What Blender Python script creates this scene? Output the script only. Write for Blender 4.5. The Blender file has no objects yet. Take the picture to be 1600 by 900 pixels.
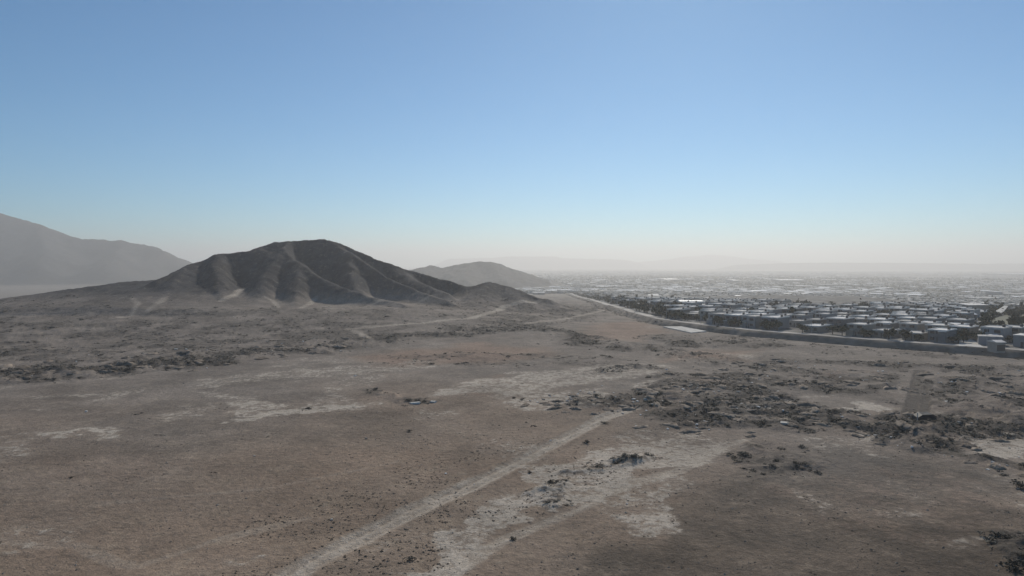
import bpy, math, random
import numpy as np
from mathutils import Vector
rnd = random.Random(7)
rng = np.random.default_rng(11)
scene = bpy.context.scene
col = scene.collection
R = math.radians

# ------------------------------------------------------------------ camera, sky, sun, exposure
CAM_H = 36.0                       # drone height above the plain, metres
FPX = 1067.0                       # focal length in pixels of a 1600 px wide frame
PITCH = math.atan(38.0 / FPX)      # looking slightly down
cam = bpy.data.cameras.new('camera'); cam.sensor_width = 36.0; cam.lens = FPX / 1600 * 36.0
cam.clip_start = 0.5; cam.clip_end = 40000
camo = bpy.data.objects.new('camera', cam); col.objects.link(camo)
camo.location = (0, 0, CAM_H); camo.rotation_euler = (math.pi / 2 - PITCH, 0, 0)
scene.camera = camo

SUN_EL, SUN_AZ = R(31), R(14)      # azimuth to the right of the view direction (+Y)
world = bpy.data.worlds.new('World'); scene.world = world; world.use_nodes = True
wn = world.node_tree
sky = wn.nodes.new('ShaderNodeTexSky'); sky.sky_type = 'NISHITA'; sky.sun_disc = False
sky.sun_elevation = SUN_EL; sky.sun_rotation = SUN_AZ
sky.altitude = 1200; sky.air_density = 1.0; sky.dust_density = 0.25; sky.ozone_density = 6.0
grade = wn.nodes.new('ShaderNodeMix'); grade.data_type = 'RGBA'; grade.blend_type = 'MULTIPLY'; grade.inputs[0].default_value = 1
grade.inputs[7].default_value = (.73, 1.05, 1.06, 1)      # camera white balance, the same over the whole sky
wn.links.new(sky.outputs[0], grade.inputs[6]); wn.links.new(grade.outputs[2], wn.nodes['Background'].inputs[0])
wn.nodes['Background'].inputs[1].default_value = 0.102
sun = bpy.data.lights.new('sun', 'SUN'); sun.energy = 4.6; sun.angle = R(0.53); sun.color = (1.0, 0.93, 0.82)
suno = bpy.data.objects.new('sun', sun); col.objects.link(suno)
sv = Vector((math.sin(SUN_AZ) * math.cos(SUN_EL), math.cos(SUN_AZ) * math.cos(SUN_EL), math.sin(SUN_EL)))
suno.rotation_euler = (-sv).to_track_quat('-Z', 'Y').to_euler(); suno.location = (0, 0, 300)
vs = scene.view_settings
vs.view_transform = 'Standard'; vs.look = 'None'; vs.exposure = -0.34; vs.gamma = 1.0; vs.use_curve_mapping = False
HAZE_DENSITY = 2.05e-4
HAZE_G = 0.39

# ------------------------------------------------------------------ numeric helpers
def sstep(a, b, v):
    t = np.clip((v - a) / (b - a), 0, 1); return t * t * (3 - 2 * t)
def macro(x, y):
    """broad relief: the fan that rises to the hill, and the wide basin the city runs down into"""
    x = np.asarray(x, float); y = np.asarray(y, float); d = np.maximum(np.hypot(x, y), 1.0)
    basin = -60.0 * sstep(math.log(450), math.log(4000), np.log(d))
    fan = 8.5 * sstep(290, 455, y) * sstep(60, -90, x) * sstep(1100, 640, y)
    return basin + fan
T_RAY = np.geomspace(40, 24000, 5000)
def G(px, py, z=0.0):
    """point of the broad relief (raised by z) that the photograph shows at pixel (px, py) of 1600x900"""
    u, v = (px - 800) / FPX, -(py - 450) / FPX
    dy = math.cos(PITCH) + v * math.sin(PITCH); dz = -math.sin(PITCH) + v * math.cos(PITCH)
    x, y, zz = u * T_RAY, dy * T_RAY, CAM_H + dz * T_RAY; g = zz - macro(x, y) - z; k = int(np.argmax(g <= 0))
    if k == 0: k = len(g) - 1
    f = g[k - 1] / (g[k - 1] - g[k]); t = T_RAY[k - 1] + (T_RAY[k] - T_RAY[k - 1]) * min(max(f, 0), 1)
    return (u * t, dy * t)
def GS(pts, z=0.0): return np.array([G(a, b, z) for a, b in pts])
def RAY(px, py, d):
    """world point at ground distance d along +Y seen at pixel"""
    u, v = (px - 800) / FPX, -(py - 450) / FPX
    dy = math.cos(PITCH) + v * math.sin(PITCH); dz = -math.sin(PITCH) + v * math.cos(PITCH)
    t = d / dy
    return (u * t, d, CAM_H + dz * t)
def hash2(ix, iy, seed):
    h = (ix.astype(np.int64) * 374761393 + iy.astype(np.int64) * 668265263 + seed * 974634777) & 0xFFFFFFFF
    h = ((h ^ (h >> 13)) * 1274126177) & 0xFFFFFFFF
    h = ((h ^ (h >> 16)) * 2246822519) & 0xFFFFFFFF
    return ((h ^ (h >> 15)) & 0xFFFFFF) / float(0xFFFFFF)
def vnoise(x, y, seed=0):
    x = np.asarray(x, float); y = np.asarray(y, float)
    ix, iy = np.floor(x), np.floor(y); fx, fy = x - ix, y - iy
    sx, sy = fx * fx * fx * (fx * (fx * 6 - 15) + 10), fy * fy * fy * (fy * (fy * 6 - 15) + 10)
    a = hash2(ix, iy, seed); b = hash2(ix + 1, iy, seed); c = hash2(ix, iy + 1, seed); d = hash2(ix + 1, iy + 1, seed)
    return (a + (b - a) * sx) * (1 - sy) + (c + (d - c) * sx) * sy
def fbm(x, y, scale, octaves=4, seed=0, gain=0.5):
    """0..1, mean 0.5"""
    x = np.asarray(x, float) / scale; y = np.asarray(y, float) / scale
    s, amp, tot = 0.0, 1.0, 0.0
    for k in range(octaves):
        s = s + amp * vnoise(x * 2 ** k + 17.3 * k, y * 2 ** k - 9.1 * k, seed + k); tot += amp; amp *= gain
    return s / tot
def seg_dist(x, y, pts):
    """distance to polyline and interpolated parameter index"""
    best = np.full(np.shape(x), 1e9); par = np.zeros(np.shape(x))
    for i in range(len(pts) - 1):
        ax, ay = pts[i][0], pts[i][1]; bx, by = pts[i + 1][0], pts[i + 1][1]
        dx, dy = bx - ax, by - ay; L = dx * dx + dy * dy + 1e-9
        t = np.clip(((x - ax) * dx + (y - ay) * dy) / L, 0, 1)
        d = np.hypot(x - ax - t * dx, y - ay - t * dy)
        m = d < best
        best = np.where(m, d, best); par = np.where(m, i + t, par)
    return best, par
def poly_sd(x, y, pts):
    """signed distance to polygon, negative inside"""
    n = len(pts); inside = np.zeros(np.shape(x), bool)
    for i in range(n):
        ax, ay = pts[i]; bx, by = pts[(i + 1) % n]
        c = ((ay > y) != (by > y)) & (x < (bx - ax) * (y - ay) / (by - ay + 1e-12) + ax)
        inside ^= c
    d, _ = seg_dist(x, y, list(pts) + [pts[0]])
    return np.where(inside, -d, d)

def ridge_height(x, y, ridges, k=2.2):
    """smooth maximum of ridge lines that fall off sideways"""
    acc = None
    for pts, s in ridges:
        rr_ = 1.8 if len(pts) > 5 else 4.0; P = [RAY(*p) for p in pts]; v = None
        for a, b in zip(P[:-1], P[1:]):
            dx, dy = b[0] - a[0], b[1] - a[1]; t = np.clip(((x - a[0]) * dx + (y - a[1]) * dy) / (dx * dx + dy * dy + 1e-9), 0, 1)
            d = np.hypot(x - a[0] - t * dx, y - a[1] - t * dy); w = a[2] + (b[2] - a[2]) * t - s * (np.sqrt(d * d + rr_ * rr_) - rr_)
            v = w if v is None else np.maximum(v, w)
        acc = v if acc is None else np.logaddexp(acc / k, v / k) * k
    return acc
MAIN = [([(245, 436, 480.0), (272, 425, 498.8), (300, 412, 517.5), (340, 397, 534.0), (390, 391.5, 546.0), (408, 385, 555.0), (430, 377, 562.5), (470, 375.5, 568.5), (502, 373, 564.0), (530, 379, 558.8), (570, 397, 553.5), (620, 416, 547.5), (660, 427.5, 543.8), (700, 438, 541.5), (735, 448, 537.0)], .80),
        ([(340, 397, 534.0), (337, 420, 501.0), (342, 445, 472.5), (349, 466, 446.2)], .85),
        ([(300, 412, 517.5), (272, 436, 480.0), (262, 458, 453.8)], .65),
        ([(400, 388, 555.0), (420, 392, 541.5), (430, 400, 528.8)], .8),
        ([(452, 377, 565.5), (440, 387, 544.5), (455, 403, 525.0), (490, 427, 498.0), (530, 446, 475.5), (580, 463, 454.5), (625, 475, 438.8)], .80),
        ([(463, 408, 520.5), (464, 430, 491.2), (462, 452, 466.5), (458, 474, 444.0)], .85),
        ([(440, 390, 541.5), (414, 432, 491.2), (402, 459, 459.0), (396, 472, 447.0)], .8),
        ([(508, 374, 564.0), (535, 388, 549.0), (562, 403, 535.5), (600, 430, 514.5), (650, 453, 489.0), (700, 468, 465.0)], .80),
        ([(545, 395, 541.5), (548, 425, 510.0), (556, 450, 483.8)], .85),
        ([(620, 416, 547.5), (645, 436, 521.2), (690, 455, 495.0)], .7),
        ([(735, 448, 537.0), (750, 443, 540.0), (766, 441, 541.5), (790, 447.5, 537.0), (826, 460, 525.0), (850, 466, 517.5)], .42),
        ([(766, 441, 541.5), (745, 458, 502.5), (735, 470, 480.0)], .42),
        ([(790, 447, 537.0), (800, 462, 510.0)], .42),
        ([(-260, 480, 450.0), (0, 469, 480.0), (60, 459.5, 489.0), (150, 450, 496.5), (205, 438, 517.5), (245, 436.5, 525.0), (300, 430, 517.5)], .16),
        ([(120, 455, 487.5), (90, 470, 442.5), (60, 482, 408.8)], .12),
        ([(190, 450, 480.0), (180, 468, 438.8), (170, 484, 408.8)], .13)]
def hill_base(x, y):
    v = ridge_height(np.atleast_1d(np.asarray(x, float)), np.atleast_1d(np.asarray(y, float)), MAIN, .9); mz = macro(x, y); return mz + 1.7 * np.logaddexp(0, (v - mz) / 1.7) - .3
def GH(px, py):
    """point of the main hill or plain seen at a pixel"""
    u, v = (px - 800) / FPX, -(py - 450) / FPX
    dy = math.cos(PITCH) + v * math.sin(PITCH); dz = -math.sin(PITCH) + v * math.cos(PITCH); t = np.linspace(250, 700, 1500)
    x, y, z = u * t, dy * t, CAM_H + dz * t; h = np.maximum(hill_base(x, y), macro(x, y)); k = np.argmax(z <= h) if (z <= h).any() else -1
    return (x[k], y[k])
def GHS(pts): return np.array([GH(a, b) for a, b in pts])
# ------------------------------------------------------------------ land zones (world polygons and lines)
def zone(pts): return GS(pts)
SCRUB = [
    (zone([(740, 505), (860, 512), (940, 500), (945, 478), (900, 466), (850, 462), (820, 470), (790, 482)]), 0.5),
    (zone([(-300, 505), (200, 505), (440, 505), (660, 508), (800, 500), (830, 480), (640, 478), (420, 484), (200, 486), (-300, 480)]), 0.34),
    (zone([(560, 560), (700, 548), (860, 552), (960, 560), (980, 575), (860, 570), (700, 566)]), 0.3),  # polygon, strength : dark bush and rubble country
    (zone([(-200, 596), (60, 598), (190, 594), (330, 572), (420, 560), (540, 552), (640, 536), (640, 522), (520, 532), (400, 545), (250, 556), (120, 574), (-200, 575)]), 1.0),
    (zone([(-250, 572), (120, 572), (300, 552), (520, 536), (660, 520), (640, 500), (420, 500), (200, 498), (-250, 500)]), 0.42),
    (zone([(600, 532), (720, 524), (830, 520), (960, 548), (1050, 556), (1060, 545), (960, 533), (860, 508), (780, 506), (640, 516)]), 0.95),
    (zone([(1000, 552), (1090, 566), (1165, 570), (1160, 558), (1060, 545)]), 1.0),
    (zone([(780, 512), (880, 512), (880, 492), (800, 486)]), 0.5),
    (zone([(1015, 528), (1040, 545), (1150, 542), (1260, 550), (1250, 528), (1100, 524)]), 0.9),
    (zone([(1165, 572), (1300, 570), (1450, 580), (1700, 590), (1700, 575), (1450, 568), (1200, 556)]), 0.8),
    (zone([(1250, 552), (1700, 568), (1700, 556), (1300, 540)]), 0.35),
    (zone([(930, 590), (1040, 585), (1030, 570), (960, 568), (930, 578)]), 0.8),
    (zone([(1040, 600), (1140, 600), (1260, 615), (1420, 615), (1700, 640), (1700, 590), (1400, 582), (1150, 574), (1060, 584)]), 0.62),
    (zone([(985, 655), (1010, 668), (1080, 672), (1160, 680), (1240, 676), (1250, 640), (1200, 606), (1060, 602), (1000, 620)]), 0.8),
    (zone([(850, 642), (900, 645), (985, 650), (1000, 625), (930, 622), (860, 630)]), 0.65),
    (zone([(1240, 640), (1260, 668), (1330, 680), (1420, 706), (1500, 716), (1600, 774), (1750, 800), (1750, 640), (1500, 620), (1400, 630)]), 0.85),
    (zone([(888, 740), (960, 745), (1034, 726), (1030, 715), (960, 716)]), 0.85),
    (zone([(822, 766), (880, 770), (908, 752), (880, 744), (830, 752)]), 0.7),
    (zone([(1165, 742), (1200, 742), (1290, 734), (1260, 712), (1210, 704), (1180, 716)]), 0.55),
    (zone([(588, 616), (600, 623), (655, 622), (640, 613), (605, 609)]), 0.8),
    (zone([(1550, 915), (1560, 885), (1600, 868), (1700, 880), (1700, 930)]), 1.0),
    (zone([(560, 575), (700, 568), (860, 572), (930, 566), (850, 552), (640, 556)]), 0.22),
]
CLEAR = [zone([(1416, 572), (1462, 572), (1458, 652), (1412, 652)]), zone([(1500, 690), (1540, 684), (1640, 690), (1640, 716), (1560, 714), (1510, 704)]),
         zone([(1300, 640), (1330, 652), (1400, 648), (1390, 634), (1320, 632)])]
PALE = [  # polygon, strength : sand and caliche
    (zone([(600, 890), (690, 830), (790, 775), (870, 725), (960, 695), (1050, 690), (1130, 690), (1100, 725), (1000, 752), (905, 795), (800, 835), (700, 900)]), 0.75),
    (zone([(930, 800), (985, 770), (1060, 745), (1075, 760), (1040, 790), (1095, 825), (1070, 835), (1010, 832), (985, 815)]), 0.55),
    (zone([(955, 690), (1000, 672), (1100, 680), (1170, 690), (1120, 720), (1040, 712)]), 0.35),
    (zone([(360, 660), (430, 645), (590, 636), (560, 643), (430, 657)]), 0.9),
    (zone([(330, 612), (400, 625), (430, 645), (370, 655), (360, 632), (300, 616)]), 0.55),
    (zone([(-60, 690), (100, 682), (200, 677), (190, 682), (60, 688)]), 1.0),
    (zone([(-30, 648), (60, 641), (140, 637), (40, 645)]), 0.6),
    (zone([(60, 619), (190, 612), (190, 618), (80, 621)]), 0.6),
    (zone([(290, 600), (430, 580), (560, 572), (670, 564), (690, 572), (560, 586), (430, 598), (340, 606)]), 0.42),
    (zone([(660, 620), (720, 600), (810, 585), (960, 572), (1040, 566), (1060, 576), (960, 592), (860, 612), (800, 628), (760, 615)]), 0.58),
    (zone([(800, 628), (830, 640), (900, 636), (960, 625), (940, 612), (850, 615)]), 0.45),
    (zone([(1500, 694), (1540, 686), (1640, 690), (1640, 714), (1560, 714), (1515, 704)]), 0.75),
    (zone([(1325, 644), (1350, 637), (1395, 640), (1395, 648), (1340, 650)]), 0.9),
    (zone([(1300, 674), (1330, 682), (1370, 690), (1360, 684), (1320, 673)]), 0.9),
    (zone([(1470, 842), (1485, 838), (1545, 846), (1560, 856), (1530, 856), (1500, 850)]), 0.4),
    (zone([(980, 610), (1030, 597), (1040, 602), (1000, 612)]), 0.6),
    (zone([(1040, 560), (1110, 547), (1180, 552), (1170, 560), (1100, 562)]), 0.4),
    (zone([(330, 884), (420, 876), (420, 884), (340, 890)]), 0.5),
    (zone([(1100, 640), (1240, 625), (1330, 618), (1300, 628), (1180, 645)]), 0.35),
    (zone([(560, 690), (760, 700), (860, 660), (700, 655)]), 0.12),
]
UMBER = [(zone([(1090, 770), (1180, 745), (1300, 695), (1420, 712), (1500, 725), (1620, 790), (1800, 860), (1800, 1000), (760, 1000), (960, 850)]), 1.0), (zone([(360, 640), (560, 640), (800, 640), (830, 655), (700, 690), (420, 690), (200, 700), (100, 660)]), .35),
         (zone([(830, 625), (930, 590), (1060, 588), (1010, 605), (900, 632)]), .6), (zone([(640, 600), (740, 575), (850, 578), (760, 590), (690, 612)]), .4)]
RED = [
    (zone([(540, 560), (640, 548), (760, 538), (860, 545), (850, 560), (700, 566), (580, 570)]), 0.8),
    (zone([(900, 528), (930, 505), (1010, 502), (1040, 520), (1000, 534)]), 0.75),
    (zone([(1040, 562), (1080, 545), (1180, 548), (1160, 562)]), 0.8),
    (zone([(1270, 590), (1320, 584), (1330, 596), (1290, 600)]), 0.6),
    (zone([(650, 625), (720, 596), (800, 588), (760, 622)]), 0.5),
    (zone([(1060, 600), (1140, 592), (1140, 604), (1080, 610)]), 0.4),
    (zone([(1150, 760), (1300, 720), (1480, 740), (1600, 780), (1600, 860), (1300, 840)]), 0.25),
    (zone([(0, 730), (200, 700), (330, 720), (200, 760)]), 0.25),
]
TRACKS = [  # polyline, half width m, pale strength
    (GS([(450, 905), (480, 884), (560, 842), (640, 800), (735, 757), (830, 711), (900, 676), (945, 653), (990, 640)]), 2.1, 1.0),
    (GS([(690, 900), (790, 842), (900, 796), (980, 756), (1060, 737), (1100, 716), (1140, 697), (1165, 690)]), 1.2, 0.75),
    (GHS([(545, 514), (660, 506), (735, 498), (765, 489), (788, 479), (810, 473), (840, 470)]), 2.5, 0.8),
    (GS([(553, 517), (562, 522), (578, 532)]), 2.0, 0.7),
    (GS([(820, 508), (880, 500), (930, 489), (948, 484)]), 2.5, 0.5),
    (GHS([(500, 484), (560, 481), (640, 476), (700, 468)]), 2.0, 0.35),
    (GHS([(175, 492), (205, 488), (216, 475), (206, 466)]), 1.7, 0.6),
    (GHS([(232, 484), (248, 473), (260, 464)]), 2.0, 0.5),
    (GS([(1120, 519), (1200, 526.5), (1330, 540), (1420, 546), (1500, 549), (1600, 556)]), 1.6, 0.55),
    (GS([(0, 845), (60, 855), (120, 852), (180, 880), (215, 884), (330, 845), (480, 808)]), 0.8, 0.3),
    (GS([(150, 790), (300, 775), (420, 762), (620, 720)]), 0.8, 0.2),
    (GHS([(415, 465), (427, 470), (436, 482)]), 1.5, 0.65),
    (GHS([(345, 470), (365, 462), (376, 452)]), 2.4, 0.75),
    (GHS([(470, 482), (484, 476), (492, 466)]), 1.8, 0.7),
]
RUTS = [  # wheel ruts, their shade put into a darker soil colour
    (GS([(1437, 580), (1432, 605), (1425, 635), (1420, 655)]), 1.5, 1.0),
    (GS([(1452, 600), (1447, 620), (1444, 648)]), 1.1, .9),
    (GS([(405, 770), (412, 750), (432, 728), (438, 700)]), 0.13, .16), (GS([(400, 770), (424, 728), (428, 700)]), 0.13, .16),
    (GS([(418, 798), (450, 830), (462, 845)]), 0.13, .16), (GS([(426, 798), (455, 826)]), 0.13, .14),
]
EDGE = GS([(835, 442), (862, 450), (890, 459), (920, 468), (943, 476), (960, 480), (980, 487), (1000, 492), (1022, 498), (1060, 503.5), (1100, 508.5), (1180, 517), (1300, 526.5),
           (1400, 534), (1500, 541), (1600, 548.5), (1720, 557)], 2.0)     # outer edge of the perimeter road
CITY = np.vstack([EDGE, [[420, 200], [3800, 900], [7000, 5200], [5000, 8600], [-200, 8600], [-60, 2800]]])

def city_sd(x, y): return poly_sd(x, y, CITY)
def scrub_mask(x, y):
    wx = x + (fbm(x, y, 22, 3, 51) - .5) * 22; wy = y + (fbm(x, y, 22, 3, 77) - .5) * 30
    m = np.zeros(np.shape(x)); dist = np.hypot(x, y); soft = dist * 0.035
    for p, s in SCRUB:
        lo, hi = p.min(0) - 40, p.max(0) + 40
        k = (x > lo[0]) & (x < hi[0]) & (y > lo[1]) & (y < hi[1])
        if not k.any(): continue
        sd = poly_sd(wx[k], wy[k], p); m[k] = np.maximum(m[k], s * (1 - sstep(-soft[k] * .8, soft[k] * .6, sd)))
    for p in CLEAR:
        lo, hi = p.min(0) - 20, p.max(0) + 20
        k = (x > lo[0]) & (x < hi[0]) & (y > lo[1]) & (y < hi[1])
        if k.any(): m[k] *= sstep(-2, 4, poly_sd(wx[k], wy[k], p))
    return m
def blend(zones, x, y, amp, soft_k, seed, noise_scale=9):
    dist = np.hypot(x, y); a = np.minimum(dist * .05, 1.7 * amp)
    wx = x + (fbm(x, y, noise_scale, 4, seed) - .5) * a * 3; wy = y + (fbm(x, y, noise_scale, 4, seed + 9) - .5) * a * 5
    m = np.zeros(np.shape(x))
    for p, s in zones:
        lo, hi = p.min(0) - 30, p.max(0) + 30
        k = (x > lo[0]) & (x < hi[0]) & (y > lo[1]) & (y < hi[1])
        if not k.any(): continue
        so = np.maximum(dist[k] * soft_k, .6)
        m[k] = np.maximum(m[k], s * (1 - sstep(-so, so, poly_sd(wx[k], wy[k], p))))
    return m
def track_mask(x, y):
    m = np.zeros(np.shape(x)); wob = (fbm(x, y, 7, 2, 5) - .5) * 1.2
    for p, w, s in TRACKS:
        lo, hi = p.min(0) - 12, p.max(0) + 12
        k = (x > lo[0]) & (x < hi[0]) & (y > lo[1]) & (y < hi[1])
        if not k.any(): continue
        d, t = seg_dist(x[k], y[k], p)
        m[k] = np.maximum(m[k], s * (1 - sstep(w * .55, w * 1.35, d + wob[k])) * (1 - .3 * np.exp(-((d - w * .5) / (w * .16)) ** 2)))
    return m
def rut_mask(x, y):
    m = np.zeros(np.shape(x))
    for p, w, st in RUTS:
        lo, hi = p.min(0) - 3, p.max(0) + 3
        k = (x > lo[0]) & (x < hi[0]) & (y > lo[1]) & (y < hi[1])
        if k.any(): d, _ = seg_dist(x[k], y[k], p); m[k] = np.maximum(m[k], st * (1 - sstep(w * .6, w * 1.5, d)))
    return m
def terrain(x, y, scrub=None):
    """height of the plain"""
    x = np.asarray(x, float); y = np.asarray(y, float); d = np.hypot(x, y)
    if scrub is None: scrub = scrub_mask(x, y)
    csd = city_sd(x, y); plain = sstep(0, 25, csd) * sstep(5000, 2500, d)
    z = macro(x, y) + (fbm(x, y, 90, 3, 3) - .5) * 2.0 * plain * sstep(40, 120, d)
    z += (fbm(x, y, 14, 3, 23) - .5) * .9 * plain * (.35 + .65 * scrub)
    rough = np.abs(vnoise(x / 5.5, y / 5.5, 61) - .5) * 2; rough2 = np.abs(vnoise(x / 2.3, y / 2.3, 62) - .5) * 2
    z += scrub * plain * ((1 - rough) ** 2 * 1.2 + (1 - rough2) ** 2 * .6 - .4)
    z += 2.0 * sstep(-.3, -4.5, csd) - 1.2 * np.exp(-((csd - 4.5) / 4.0) ** 2) * sstep(900, 600, d) * sstep(-1, 1.5, csd)   # level of the housing estate, ditch before it
    z -= .3 * rut_mask(x, y)
    t = TRACKS[0]; dt, _ = seg_dist(x, y, t[0]); z -= .16 * (1 - sstep(.9, 2.2, dt)) + .14 * np.exp(-((dt - .85) / .33) ** 2); z += .14 * np.exp(-((dt - 2.5) / .6) ** 2)
    return z

# ------------------------------------------------------------------ material helpers
def new_mat(name, rough=.9):
    m = bpy.data.materials.new(name); m.use_nodes = True; nt = m.node_tree
    b = nt.nodes['Principled BSDF']; b.inputs['Roughness'].default_value = rough
    b.inputs['Specular IOR Level'].default_value = .15
    return m, nt, b
def tint_mat(name, rgb, var=.18, scale=1.2, rough=.9, spec=.15, per_object=.0):
    """plain colour with procedural mottling, optionally varied from object to object"""
    m, nt, b = new_mat(name, rough); b.inputs['Specular IOR Level'].default_value = spec
    tc = nt.nodes.new('ShaderNodeTexCoord'); n = nt.nodes.new('ShaderNodeTexNoise'); n.inputs['Scale'].default_value = scale; n.inputs['Detail'].default_value = 4
    nt.links.new(tc.outputs['Object'], n.inputs['Vector'])
    mr = nt.nodes.new('ShaderNodeMapRange'); mr.inputs[1].default_value = .25; mr.inputs[2].default_value = .75
    mr.inputs[3].default_value = 1 - var; mr.inputs[4].default_value = 1 + var; nt.links.new(n.outputs[0], mr.inputs[0])
    mx = nt.nodes.new('ShaderNodeMix'); mx.data_type = 'RGBA'; mx.blend_type = 'MULTIPLY'; mx.inputs[0].default_value = 1
    mx.inputs[6].default_value = (*rgb, 1); nt.links.new(mr.outputs[0], mx.inputs[7]); out = mx.outputs[2]
    if per_object > 0:
        oi = nt.nodes.new('ShaderNodeObjectInfo'); m2 = nt.nodes.new('ShaderNodeMapRange')
        m2.inputs[3].default_value = 1 - per_object; m2.inputs[4].default_value = 1 + per_object * .7; nt.links.new(oi.outputs['Random'], m2.inputs[0])
        mm = nt.nodes.new('ShaderNodeMix'); mm.data_type = 'RGBA'; mm.blend_type = 'MULTIPLY'; mm.inputs[0].default_value = 1
        nt.links.new(out, mm.inputs[6]); nt.links.new(m2.outputs[0], mm.inputs[7]); out = mm.outputs[2]
    nt.links.new(out, b.inputs['Base Color']); return m
def attr_mat(name, attr='tint', rough=.85):
    m, nt, b = new_mat(name, rough); a = nt.nodes.new('ShaderNodeAttribute'); a.attribute_name = attr
    nt.links.new(a.outputs['Color'], b.inputs['Base Color']); return m
def soil_material():
    m, nt, b = new_mat('desert_soil', .95); N, L = nt.nodes, nt.links
    b.inputs['Specular IOR Level'].default_value = .05
    geo = N.new('ShaderNodeNewGeometry')
    def noise(scale, detail=5, rough=.6, stretch=None):
        n = N.new('ShaderNodeTexNoise'); n.inputs['Scale'].default_value = scale; n.inputs['Detail'].default_value = detail; n.inputs['Roughness'].default_value = rough
        L.new(geo.outputs['Position'], n.inputs['Vector']); return n.outputs[0]
    def rng_(s, a, b_, c, d):
        r = N.new('ShaderNodeMapRange'); r.inputs[1].default_value = a; r.inputs[2].default_value = b_; r.inputs[3].default_value = c; r.inputs[4].default_value = d; L.new(s, r.inputs[0]); return r.outputs[0]
    def mix(f, a, c, mode='MIX'):
        x = N.new('ShaderNodeMix'); x.data_type = 'RGBA'; x.blend_type = mode
        for sock, v in ((x.inputs[0], f), (x.inputs[6], a), (x.inputs[7], c)):
            if isinstance(v, tuple): sock.default_value = (*v, 1)
            elif isinstance(v, (int, float)): sock.default_value = v
            else: L.new(v, sock)
        return x.outputs[2]
    def math_(op, a, c):
        x = N.new('ShaderNodeMath'); x.operation = op
        for sock, v in zip(x.inputs, (a, c)):
            if isinstance(v, (int, float)): sock.default_value = v
            else: L.new(v, sock)
        return x.outputs[0]
    at = N.new('ShaderNodeAttribute'); at.attribute_name = 'soil'; s1 = N.new('ShaderNodeSeparateColor'); L.new(at.outputs['Color'], s1.inputs[0])
    bt = N.new('ShaderNodeAttribute'); bt.attribute_name = 'zone'; s2 = N.new('ShaderNodeSeparateColor'); L.new(bt.outputs['Color'], s2.inputs[0])
    n_big, n_mid, n_small, n_fine = noise(.018, 4), noise(.13, 6, .65), noise(.9, 6, .7), noise(5.0, 3, .6)
    n_patch = noise(.38, 7, .68)
    base = mix(rng_(n_big, .35, .65, 0, 1), (.272, .200, .146), (.238, .187, .144))
    base = mix(rng_(n_mid, .45, .70, 0, .6), base, (.315, .242, .176))
    base = mix(rng_(n_patch, .52, .66, 0, .45), base, (.165, .132, .102))
    base = mix(math_('MULTIPLY', at.outputs['Alpha'], rng_(n_mid, .3, .6, .95, .55)), base, (.100, .083, .066))
    base = mix(math_('MULTIPLY', s2.outputs[2], .75), base, mix(rng_(n_mid, .4, .65, 0, 1), (.182, .162, .142), (.245, .215, .185)))
    def broken(ch, lo, hi, amp):     # a soil patch frays and breaks up along its edges
        n = math_('ADD', math_('MULTIPLY', math_('SUBTRACT', n_patch, .5), amp * 1.5), math_('ADD', math_('MULTIPLY', math_('SUBTRACT', n_mid, .5), amp), math_('MULTIPLY', math_('SUBTRACT', n_small, .5), amp)))
        v = math_('ADD', ch, math_('MULTIPLY', n, rng_(ch, 0, .3, 0, 1))); return rng_(v, lo, hi, 0, 1)
    base = mix(math_('MULTIPLY', broken(s1.outputs[1], .2, .9, 1.0), .75), base, (.27, .19, .146))
    base = mix(math_('MULTIPLY', broken(s1.outputs[2], .15, .8, 1.6), .78), base, (.086, .075, .064))
    base = mix(s2.outputs[0], base, mix(rng_(n_mid, .35, .65, 0, 1), (.047, .047, .050), (.078, .073, .071)))
    base = mix(s2.outputs[1], base, mix(rng_(n_mid, .35, .62, 0, 1), (.095, .091, .085), (.27, .258, .238)))
    base = mix(math_('MULTIPLY', s1.outputs[0], .42), base, (.40, .345, .28))
    base = mix(math_('MULTIPLY', broken(s1.outputs[0], .30, .78, 2.0), .88), base, (.45, .39, .32))
    base = mix(math_('MULTIPLY', bt.outputs['Alpha'], rng_(n_patch, .35, .65, .55, .95)), base, (.45, .385, .31))
    base = mix(rng_(noise(.26, 8, .75), .56, .66, 0, .5), base, (.30, .245, .185))
    base = mix(1.0, base, rng_(n_small, .28, .72, .72, 1.28), 'MULTIPLY')
    base = mix(1.0, base, rng_(noise(.045, 5, .6), .3, .7, .72, 1.24), 'MULTIPLY')
    base = mix(1.0, base, rng_(n_fine, .28, .72, .78, 1.22), 'MULTIPLY')
    L.new(base, b.inputs['Base Color'])
    bmp = N.new('ShaderNodeBump'); bmp.inputs['Strength'].default_value = .8; bmp.inputs['Distance'].default_value = .42
    hsum = math_('ADD', math_('ADD', n_small, math_('MULTIPLY', n_fine, .22)), math_('MULTIPLY', n_patch, .8)); L.new(hsum, bmp.inputs['Height']); L.new(bmp.outputs[0], b.inputs['Normal'])
    return m
SOIL = soil_material()

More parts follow.
